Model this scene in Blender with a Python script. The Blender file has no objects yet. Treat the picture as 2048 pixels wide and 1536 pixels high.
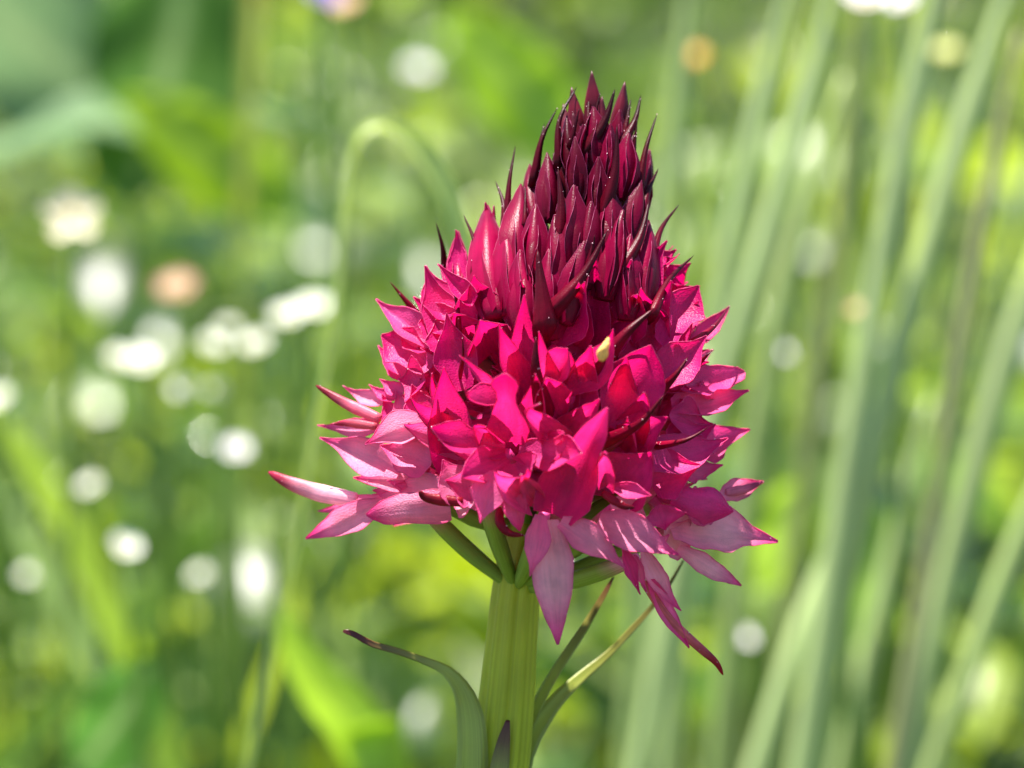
import bpy, math, random
import numpy as np
from mathutils import Vector, Matrix

# ------------------------------------------------------------------ scale, camera, light
# macro scene: 1 unit = 1 cm
sc = bpy.context.scene
sc.unit_settings.system = 'METRIC'
sc.unit_settings.scale_length = 0.01
C = sc.collection
R_ = math.radians
PITCH = R_(10.0)
D = 16.0                                   # camera to plant axis, cm
S = 4.5 / 2048                             # cm per photo pixel in the plane of the plant axis
TGT = Vector((0, 0, 14.0))
FWD = Vector((0, math.cos(PITCH), -math.sin(PITCH)))
RIGHT = Vector((1, 0, 0))
UP = Vector((0, math.sin(PITCH), math.cos(PITCH)))
CAM = TGT - FWD * D
cd = bpy.data.cameras.new('camera')
cam = bpy.data.objects.new('camera', cd); C.objects.link(cam)
cam.location = CAM
cam.rotation_euler = (math.pi / 2 - PITCH, 0, 0)
cd.sensor_width = 36.0
cd.lens = 36.0 * D / 4.5
cd.clip_start = 0.5; cd.clip_end = 60000
cd.dof.use_dof = True
cd.dof.focus_distance = D - 0.42
cd.dof.aperture_fstop = cd.lens * 1e-3 / 0.29
sc.camera = cam

SUN = Vector((-0.20, 0.10, 0.96)).normalized()
w = bpy.data.worlds.new('World'); sc.world = w; w.use_nodes = True
nt = w.node_tree
bg = nt.nodes['Background']
sky = nt.nodes.new('ShaderNodeTexSky'); sky.sky_type = 'NISHITA'; sky.sun_disc = False
sky.sun_elevation = math.asin(SUN.z); sky.sun_rotation = math.atan2(SUN.x, SUN.y)
sky.altitude = 1800
nt.links.new(sky.outputs[0], bg.inputs[0]); bg.inputs[1].default_value = 0.085
sl = bpy.data.lights.new('sun', 'SUN'); sl.energy = 5.0; sl.angle = R_(0.53); sl.color = (1, 0.95, 0.87)
so = bpy.data.objects.new('sun', sl); C.objects.link(so)
so.rotation_euler = SUN.to_track_quat('Z', 'Y').to_euler()
so.location = (0, 0, 200)

vs = sc.view_settings
vs.view_transform = 'Standard'; vs.look = 'None'; vs.gamma = 1; vs.use_curve_mapping = False
vs.exposure = 1.85
sc.render.engine = 'CYCLES'
cy = sc.cycles
cy.use_denoising = True
cy.max_bounces = 7; cy.diffuse_bounces = 5; cy.glossy_bounces = 3; cy.transmission_bounces = 6
cy.sample_clamp_indirect = 8.0
cy.blur_glossy = 0.5

random.seed(7); rng = np.random.default_rng(7)
rnd = random.uniform

def P(px, py, z=0.0):                      # photo pixel + depth (pixels towards the camera from the plant axis)
    d = D - z * S
    k = S * d / D
    return CAM + FWD * d + RIGHT * ((px - 1024) * k) + UP * (-(py - 768) * k)
def Pd(px, py, d):
    k = S * d / D
    return CAM + FWD * d + RIGHT * ((px - 1024) * k) + UP * (-(py - 768) * k)
def lerp(a, b, t): return a + (b - a) * t
def mix3(a, b, t): return tuple(a[i] + (b[i] - a[i]) * t for i in range(3))
def tab(t, x):
    if x <= t[0][0]: return t[0][1]
    for (x0, y0), (x1, y1) in zip(t, t[1:]):
        if x <= x1:
            return y0 + (y1 - y0) * (x - x0) / (x1 - x0)
    return t[-1][1]
def smooth(t): t = max(0, min(1, t)); return t * t * (3 - 2 * t)

# ------------------------------------------------------------------ materials
def node(nt, typ, **kw):
    n = nt.nodes.new(typ)
    for k, v in kw.items(): setattr(n, k, v)
    return n
def plant_material(name, transl, rough, spec, bump=0.15, bscale=90.0, vein=0.25, vscale=(1.5, 22.0), tcol=(1, 1, 1), sat=1.0, coat=0.0, mottle=0.15, mscale=6.0, tpow=1.0):
    m = bpy.data.materials.new(name); m.use_nodes = True
    nt = m.node_tree; L = nt.links.new
    nt.nodes.clear()
    out = node(nt, 'ShaderNodeOutputMaterial')
    a = node(nt, 'ShaderNodeAttribute'); a.attribute_name = 'tint'
    uvw = node(nt, 'ShaderNodeAttribute'); uvw.attribute_name = 'uvw'
    mp = node(nt, 'ShaderNodeMapping'); mp.inputs['Scale'].default_value = (vscale[0], vscale[1], 1)
    L(uvw.outputs['Vector'], mp.inputs['Vector'])
    n1 = node(nt, 'ShaderNodeTexNoise'); n1.inputs['Scale'].default_value = 1.0; n1.inputs['Detail'].default_value = 3
    L(mp.outputs[0], n1.inputs['Vector'])
    tc = node(nt, 'ShaderNodeTexCoord')
    n2 = node(nt, 'ShaderNodeTexNoise'); n2.inputs['Scale'].default_value = mscale; n2.inputs['Detail'].default_value = 4
    L(tc.outputs['Object'], n2.inputs['Vector'])
    mr = node(nt, 'ShaderNodeMapRange'); mr.inputs[1].default_value = 0.3; mr.inputs[2].default_value = 0.7
    mr.inputs[3].default_value = 1 - vein; mr.inputs[4].default_value = 1 + vein
    L(n1.outputs['Fac'], mr.inputs[0])
    mr2 = node(nt, 'ShaderNodeMapRange'); mr2.inputs[1].default_value = 0.3; mr2.inputs[2].default_value = 0.7
    mr2.inputs[3].default_value = 1 - mottle; mr2.inputs[4].default_value = 1 + mottle
    L(n2.outputs['Fac'], mr2.inputs[0])
    mu = node(nt, 'ShaderNodeMath', operation='MULTIPLY'); L(mr.outputs[0], mu.inputs[0]); L(mr2.outputs[0], mu.inputs[1])
    vm = node(nt, 'ShaderNodeVectorMath', operation='SCALE'); L(a.outputs['Color'], vm.inputs[0]); L(mu.outputs[0], vm.inputs['Scale'])
    p = node(nt, 'ShaderNodeBsdfPrincipled')
    p.inputs['Roughness'].default_value = rough
    p.inputs['Specular IOR Level'].default_value = spec
    p.inputs['Coat Weight'].default_value = coat; p.inputs['Coat Roughness'].default_value = 0.18
    L(vm.outputs[0], p.inputs['Base Color'])
    n3 = node(nt, 'ShaderNodeTexNoise'); n3.inputs['Scale'].default_value = bscale; n3.inputs['Detail'].default_value = 2
    L(tc.outputs['Object'], n3.inputs['Vector'])
    ad = node(nt, 'ShaderNodeMath', operation='MULTIPLY_ADD'); ad.inputs[1].default_value = 0.6
    L(n1.outputs['Fac'], ad.inputs[0]); L(n3.outputs['Fac'], ad.inputs[2])
    b = node(nt, 'ShaderNodeBump'); b.inputs['Strength'].default_value = bump; b.inputs['Distance'].default_value = 0.02
    L(ad.outputs[0], b.inputs['Height']); L(b.outputs[0], p.inputs['Normal'])
    if transl > 0:
        t = node(nt, 'ShaderNodeBsdfTranslucent')
        vt = node(nt, 'ShaderNodeVectorMath', operation='MULTIPLY'); vt.inputs[1].default_value = tcol
        if tpow != 1.0:
            sp = node(nt, 'ShaderNodeSeparateXYZ'); cb_ = node(nt, 'ShaderNodeCombineXYZ'); L(vm.outputs[0], sp.inputs[0])
            for k_ in range(3):
                pw = node(nt, 'ShaderNodeMath', operation='POWER'); pw.inputs[1].default_value = tpow
                L(sp.outputs[k_], pw.inputs[0]); L(pw.outputs[0], cb_.inputs[k_])
            L(cb_.outputs[0], vt.inputs[0])
        else: L(vm.outputs[0], vt.inputs[0])
        L(vt.outputs[0], t.inputs['Color']); L(b.outputs[0], t.inputs['Normal'])
        mx = node(nt, 'ShaderNodeMixShader'); mx.inputs[0].default_value = transl
        L(p.outputs[0], mx.inputs[1]); L(t.outputs[0], mx.inputs[2]); L(mx.outputs[0], out.inputs[0])
    else:
        L(p.outputs[0], out.inputs[0])
    return m
M = {}
M['tepal'] = plant_material('tepal_skin', 0.58, 0.36, 0.28, bump=0.3, tpow=1.3,  bscale=130, vein=0.09, vscale=(1.0, 4.5), mottle=0.16, mscale=9, tcol=(1.0, 1.0, 1.0))
M['bud'] = plant_material('bud_skin', 0.35, 0.42, 0.3, bump=0.1, bscale=150, vein=0.15, vscale=(1.0, 3), mottle=0.25, mscale=10)
M['bract'] = plant_material('bract_skin', 0.42, 0.36, 0.15, bump=0.12, bscale=120, vein=0.2, vscale=(1.2, 6), mottle=0.25, mscale=12)
M['stem'] = plant_material('stem_skin', 0.2, 0.42, 0.2, bump=0.12, bscale=80, vein=0.18, vscale=(0.6, 14), mottle=0.12, mscale=4)
M['leaf'] = plant_material('leaf_skin', 0.4, 0.38, 0.5, bump=0.12, bscale=30, vein=0.2, vscale=(0.6, 12), mottle=0.12, mscale=2)
M['glaucous'] = plant_material('glaucous_stem_skin', 0.2, 0.5, 0.5, bump=0.1, bscale=20, vein=0.15, vscale=(0.4, 8), mottle=0.14, mscale=0.8)
M['blossom'] = plant_material('blossom_skin', 0.35, 0.5, 0.4, bump=0.05, bscale=30, vein=0.06, mottle=0.05)
M['meadow'] = plant_material('meadow_leaf_skin', 0.5, 0.3, 0.36, bump=0.1, bscale=8, vein=0.15, vscale=(0.8, 6), mottle=0.12, mscale=1.0)
M['broad'] = plant_material('broad_leaf_skin', 0.45, 0.55, 0.15, bump=0.15, bscale=6, vein=0.15, vscale=(3, 3), mottle=0.15, mscale=1.5)
M['budtepal'] = plant_material('bud_tepal_skin', 0.5, 0.32, 0.18, bump=0.12, bscale=130, vein=0.12, vscale=(1.0, 4.5), mottle=0.16, mscale=9, tpow=1.2)
M['bead'] = plant_material('papilla_glint_skin', 0.2, 0.12, 0.9, bump=0, vein=0, mottle=0)
M['fleck'] = plant_material('pollen_fleck', 0.2, 0.6, 0.3, bump=0.4, bscale=120, vein=0.2, mottle=0.2, mscale=30)

def soil_material():
    m = bpy.data.materials.new('meadow_soil'); m.use_nodes = True
    nt = m.node_tree; L = nt.links.new
    p = nt.nodes['Principled BSDF']
    tc = node(nt, 'ShaderNodeTexCoord')
    n = node(nt, 'ShaderNodeTexNoise'); n.inputs['Scale'].default_value = 0.35; n.inputs['Detail'].default_value = 8
    L(tc.outputs['Object'], n.inputs['Vector'])
    r = node(nt, 'ShaderNodeValToRGB')
    r.color_ramp.elements[0].position = 0.35; r.color_ramp.elements[0].color = (0.010, 0.014, 0.005, 1)
    r.color_ramp.elements[1].position = 0.65; r.color_ramp.elements[1].color = (0.022, 0.036, 0.009, 1)
    L(n.outputs['Fac'], r.inputs[0]); L(r.outputs[0], p.inputs['Base Color'])
    p.inputs['Roughness'].default_value = 0.9
    b = node(nt, 'ShaderNodeBump'); b.inputs['Strength'].default_value = 0.6
    L(n.outputs['Fac'], b.inputs['Height']); L(b.outputs[0], p.inputs['Normal'])
    return m
M['soil'] = soil_material()

# ------------------------------------------------------------------ mesh helpers
WL = {}                                     # world location of every object that is a parent
def mesh_data(name, verts, faces, tints, uvw, mat, smooth_=True):
    me = bpy.data.meshes.new(name)
    me.from_pydata([tuple(v) for v in verts], [], faces)
    at = me.attributes.new('tint', 'FLOAT_COLOR', 'POINT')
    at.data.foreach_set('color', np.array([(t[0], t[1], t[2], 1.0) for t in tints], dtype=np.float32).ravel())
    au = me.attributes.new('uvw', 'FLOAT_VECTOR', 'POINT')
    au.data.foreach_set('vector', np.array(uvw, dtype=np.float32).ravel())
    if smooth_: me.polygons.foreach_set('use_smooth', [True] * len(me.polygons))
    me.materials.append(M[mat])
    me.update()
    return me
def place(name, me, origin, parent=None):
    o = bpy.data.objects.new(name, me); C.objects.link(o)
    if parent is not None:
        o.parent = parent; o.location = origin - WL[parent.name]
    else:
        o.location = origin
    WL[o.name] = Vector(origin)
    return o
def part(name, geo, mat, parent=None, smooth_=True, origin=None):
    verts, faces, tints, uvw = geo
    org = Vector(verts[0]) if origin is None else Vector(origin)
    me = mesh_data(name, [Vector(v) - org for v in verts], faces, tints, uvw, mat, smooth_)
    return place(name, me, org, parent)
def thing(name, loc, label, cat, group=None):
    o = bpy.data.objects.new(name, None); C.objects.link(o); o.location = loc
    o.empty_display_size = 0.3
    WL[o.name] = Vector(loc); tag(o, label, cat, group); return o
def tag(o, label, cat, group=None, kind=None):
    if label: o['label'] = label
    if cat: o['category'] = cat
    if group: o['group'] = group
    if kind: o['kind'] = kind
def join(geos):
    V, F, T, U = [], [], [], []
    for v, f, t, u in geos:
        n = len(V); V += list(v); F += [tuple(i + n for i in q) for q in f]; T += list(t); U += list(u)
    return V, F, T, U

def curve(pts, n):                           # Catmull-Rom through points
    pts = [Vector(p) for p in pts]
    if len(pts) == 2: return [pts[0].lerp(pts[1], i / n) for i in range(n + 1)]
    q = [pts[0] * 2 - pts[1]] + pts + [pts[-1] * 2 - pts[-2]]
    seg = len(pts) - 1; out = []
    for i in range(n + 1):
        t = i / n * seg; k = min(int(t), seg - 1); t -= k
        a, b, c, d = q[k:k + 4]
        out.append(0.5 * ((2 * b) + (c - a) * t + (2 * a - 5 * b + 4 * c - d) * t * t + (3 * b - a - 3 * c + d) * t ** 3))
    return out
def frames(path, hint):
    fr = []
    for i, p in enumerate(path):
        t = (path[min(i + 1, len(path) - 1)] - path[max(i - 1, 0)]).normalized()
        s = t.cross(hint)
        if s.length < 1e-4: s = t.cross(Vector((0.3, 0.2, 0.9)))
        s.normalize(); nrm = s.cross(t).normalized()
        fr.append((p, t, s, nrm))
    return fr

def tube(path, radii, sides, tints, hint=Vector((0, -1, 0)), ridge=0.0, nridge=5, flat=1.0, caps=True, wob=0.0, grooves=()):
    """swept closed tube; radii and tints are functions of u"""
    fr = frames(path, hint); n = len(fr)
    V, F, T, U = [], [], [], []
    ph = rnd(0, 6.28)
    for i, (p, t, s, nn) in enumerate(fr):
        u = i / (n - 1); r = radii(u)
        for k in range(sides):
            a = 2 * math.pi * k / sides
            rr = r * (1 + ridge * math.cos(nridge * a + ph) + (wob * math.sin(7 * u + 2 * a + ph) if wob else 0))
            for ga, gd, gw in grooves:
                da = (a - ga - .25 * u + math.pi) % (2 * math.pi) - math.pi
                rr *= 1 - gd * math.exp(-(da / gw) ** 2)
            V.append(p + s * (math.cos(a) * rr) + nn * (math.sin(a) * rr * flat))
            T.append(tints(u)); U.append((u * 3, k / sides * 4, ph))
    for i in range(n - 1):
        for k in range(sides):
            k2 = (k + 1) % sides
            F.append((i * sides + k, i * sides + k2, (i + 1) * sides + k2, (i + 1) * sides + k))
    if caps:
        F.append(tuple(range(sides - 1, -1, -1))); F.append(tuple((n - 1) * sides + k for k in range(sides)))
    return V, F, T, U

OVATE = [(0, .4), (.12, .62), (.28, .95), (.41, 1), (.55, .84), (.69, .54), (.81, .28), (.91, .12), (1, .03)]
ACUM = [(0, .6), (.12, .82), (.26, 1), (.38, .97), (.5, .77), (.61, .53), (.72, .34), (.83, .2), (.93, .1), (1, .03)]
LANCE = [(0, .45), (.15, .75), (.35, 1), (.55, .9), (.75, .55), (.9, .24), (1, .04)]
SPADE = [(0, .5), (.15, .72), (.3, .72), (.45, .82), (.62, 1), (.78, .78), (.9, .36), (1, .05)]
def tepal_geo(base, tip, width, facing, tints, bend=0.12, cup=0.22, roll=0.0, prof=OVATE, curl=0.0, nu=16, nv=8, edge=0.07, rim=0.0030, notch=0.0, fold=0.0, bow=0.0):
    """a fleshy petal: curved sheet with rolled rim. facing = direction its inner face looks to"""
    base = Vector(base); tip = Vector(tip)
    ax = tip - base; Ln = ax.length; t0 = ax.normalized()
    f = (facing - t0 * facing.dot(t0))
    if f.length < 1e-4: f = t0.cross(Vector((1, .3, .1)))
    f.normalize()
    f = Matrix.Rotation(roll, 3, t0) @ f
    sd = t0.cross(f)
    mid = base.lerp(tip, 0.5) - f * (bend * Ln) + sd * (bow * Ln)
    V, T, U = [], [], []
    ph = [rnd(0, 6.28) for _ in range(6)]
    vs_ = [-1 + 2 * j / nv for j in range(nv + 1)]
    pts = []
    for i in range(nu + 1):
        u = i / nu
        p = base * (1 - u) ** 2 + mid * (2 * u * (1 - u)) + tip * u * u
        p = p + f * (curl * Ln * max(0, u - 0.7) ** 2 * 6)
        pts.append(p)
    fr = []
    for i, p in enumerate(pts):
        t = (pts[min(i + 1, nu)] - pts[max(i - 1, 0)]).normalized()
        s = t.cross(f).normalized(); n2 = s.cross(t).normalized()
        fr.append((p, t, s, n2))
    for i, (p, t, s, n2) in enumerate(fr):
        u = i / nu
        hw = tab(prof, u) * width / 2
        wl = 1 + edge * (math.sin(9 * u + ph[0]) + 0.6 * math.sin(19 * u + ph[1]))
        wr = 1 + edge * (math.sin(8 * u + ph[2]) + 0.6 * math.sin(21 * u + ph[3]))
        for v in vs_:
            ww = hw * (wl if v < 0 else wr)
            zz = cup * hw * (abs(v) ** 1.8) + 0.10 * hw * math.sin(6 * u + 2.2 * v + ph[4]) * abs(v) - 0.10 * hw * math.exp(-(v / 0.22) ** 2)
            if fold: zz += fold * hw * max(0, v) ** 1.5
            q = p + s * (v * ww) + n2 * zz
            if notch and u > 0.75: q = q - t * (notch * Ln * (1 - abs(v)) * (u - 0.75) * 4)
            V.append(q); T.append(tints(u, abs(v))); U.append((u * 2 + ph[5], v * 1.0, ph[4]))
    W = nv + 1; F = []
    for i in range(nu):
        for j in range(nv):
            F.append((i * W + j, i * W + j + 1, (i + 1) * W + j + 1, (i + 1) * W + j))
    # rolled rim along the outline
    if rim:
        loop = [(i, 0) for i in range(1, nu)] + [(nu, j) for j in range(0, nv + 1, 4)] + [(i, nv) for i in range(nu - 1, 0, -1)]
        path = [V[i * W + j] for i, j in loop]
        rt = [T[i * W + j] for i, j in loop]
        fw = frames(path, f); n0 = len(V); sd_ = 4
        for k, (p, t, s, n2) in enumerate(fw):
            r = rim * (0.75 + 0.35 * math.sin(k * 2.3 + ph[0]))
            for a in range(sd_):
                an = math.pi / 2 * a + 0.78
                V.append(p + s * (math.cos(an) * r) + n2 * (math.sin(an) * r))
                T.append(mix3(rt[k], (0.88, 0.16, 0.42), 0.32)); U.append((k * .3, a * .2, 3))
        for k in range(len(fw) - 1):
            for a in range(sd_):
                b = (a + 1) % sd_
                F.append((n0 + k * sd_ + a, n0 + k * sd_ + b, n0 + (k + 1) * sd_ + b, n0 + (k + 1) * sd_ + a))
    return V, F, T, U

# ------------------------------------------------------------------ ground
def ground_z(x, y):
    r = math.hypot(x, y)
    base = 0.11 * max(0.0, y - 70) if y > 70 else 0.0
    if y > 900: base = 0.11 * 830 + 0.03 * (y - 900)
    return base
def ground_wave(x, y): return 0.35 * math.sin(x * .13 + 1) * math.cos(y * .11) + 0.2 * math.sin(x * .31 + y * .23)
xs = [-40000, -8000, -2000, -600, -200] + list(range(-100, 101, 10)) + [200, 600, 2000, 8000, 40000]
ys = [-40000, -8000, -2000, -600, -200, -100, -60, -40, -20] + list(range(-10, 200, 10)) + [240, 300, 400, 600, 900, 1500, 3000, 8000, 40000]
gv = [Vector((x, y, min(ground_z(x, y), 400) + ground_wave(x, y) - 0.3)) for y in ys for x in xs]
gf = [(j * len(xs) + i, j * len(xs) + i + 1, (j + 1) * len(xs) + i + 1, (j + 1) * len(xs) + i) for j in range(len(ys) - 1) for i in range(len(xs) - 1)]
g = part('ground', (gv, gf, [(0.05, .08, .02)] * len(gv), [(0, 0, 0)] * len(gv)), 'soil', origin=(0, 0, 0))
g['kind'] = 'structure'

# ------------------------------------------------------------------ the orchid
VIEW = (CAM - TGT).normalized()
RT = [(140, 25), (200, 62), (250, 95), (300, 112), (400, 155), (500, 225), (600, 300), (700, 345), (800, 385), (900, 400), (1000, 390), (1080, 330), (1150, 190), (1300, 90)]
def axx(y): return 1200 - (y - 250) * 0.17
def Zs(x, y): 
    r = tab(RT, y); d = x - axx(y)
    return math.sqrt(max(r * r - d * d, 0))

STEM_PX = [(940, 2000), (962, 1750), (1000, 1536), (1014, 1400), (1024, 1280), (1040, 1130), (1085, 900), (1135, 620), (1180, 380), (1195, 240)]
b0 = P(880, 2900); 
base_pt = Vector((P(900, 2400).x - 0.35, P(900, 2400).y - 0.6, -0.3))
path_stem = curve([base_pt, base_pt.lerp(P(925, 2300), 0.55) + Vector((0.1, 0.1, 0))] + [P(x, y) for x, y in STEM_PX], 70)
root = thing('orchid', base_pt, 'crimson and pink vanilla orchid with conical flower head on green stem', 'flower')
GREEN = (0.23, 0.36, 0.035)
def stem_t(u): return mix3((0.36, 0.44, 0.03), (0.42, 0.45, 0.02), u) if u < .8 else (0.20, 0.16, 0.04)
STEMR = lambda u: S * tab([(0, 70), (.5, 54), (.64, 47), (.72, 44), (.80, 38), (1, 8)], u)
GV = [(R_(78), .20, .16), (R_(112), .09, .2), (R_(40), .14, .2), (R_(150), .16, .2), (R_(205), .14, .2), (R_(265), .15, .2), (R_(325), .15, .2)]
part('stem', tube(path_stem, STEMR, 72, stem_t, hint=Vector((0, -1, 0)), ridge=0.03, nridge=3, grooves=GV), 'stem', root)

# --- pigments: older florets low on the spike are paler, some sunlit tepals painted paler too
CRIM = (0.30, 0.003, 0.036); MAG = (0.70, 0.006, 0.175); PINK = (0.86, 0.10, 0.35); PALE = (0.97, 0.47, 0.59)
def pig(p):
    if p < 0.35: return mix3(CRIM, MAG, p / 0.35)
    if p < 0.7: return mix3(MAG, PINK, (p - 0.35) / 0.35)
    return mix3(PINK, PALE, min(1, (p - 0.7) / 0.3))
def pig_y(y): return tab([(200, 0.0), (420, .08), (520, .24), (620, .34), (760, .38), (860, .42), (940, .52), (1020, .68), (1120, .86), (1300, .95)], y)
def tepal_tint(pal, tipc=None):
    b = pig(pal); m = pig(min(1, pal + 0.06)); tp = pig(tipc if tipc is not None else max(0.3, pal * 0.72))
    def f(u, v):
        c = mix3(b, m, min(1, u * 2)) if u < .5 else mix3(m, tp, smooth((u - .5) / .5))
        return mix3(c, tp, 0.45 * v ** 3)
    return f

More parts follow.
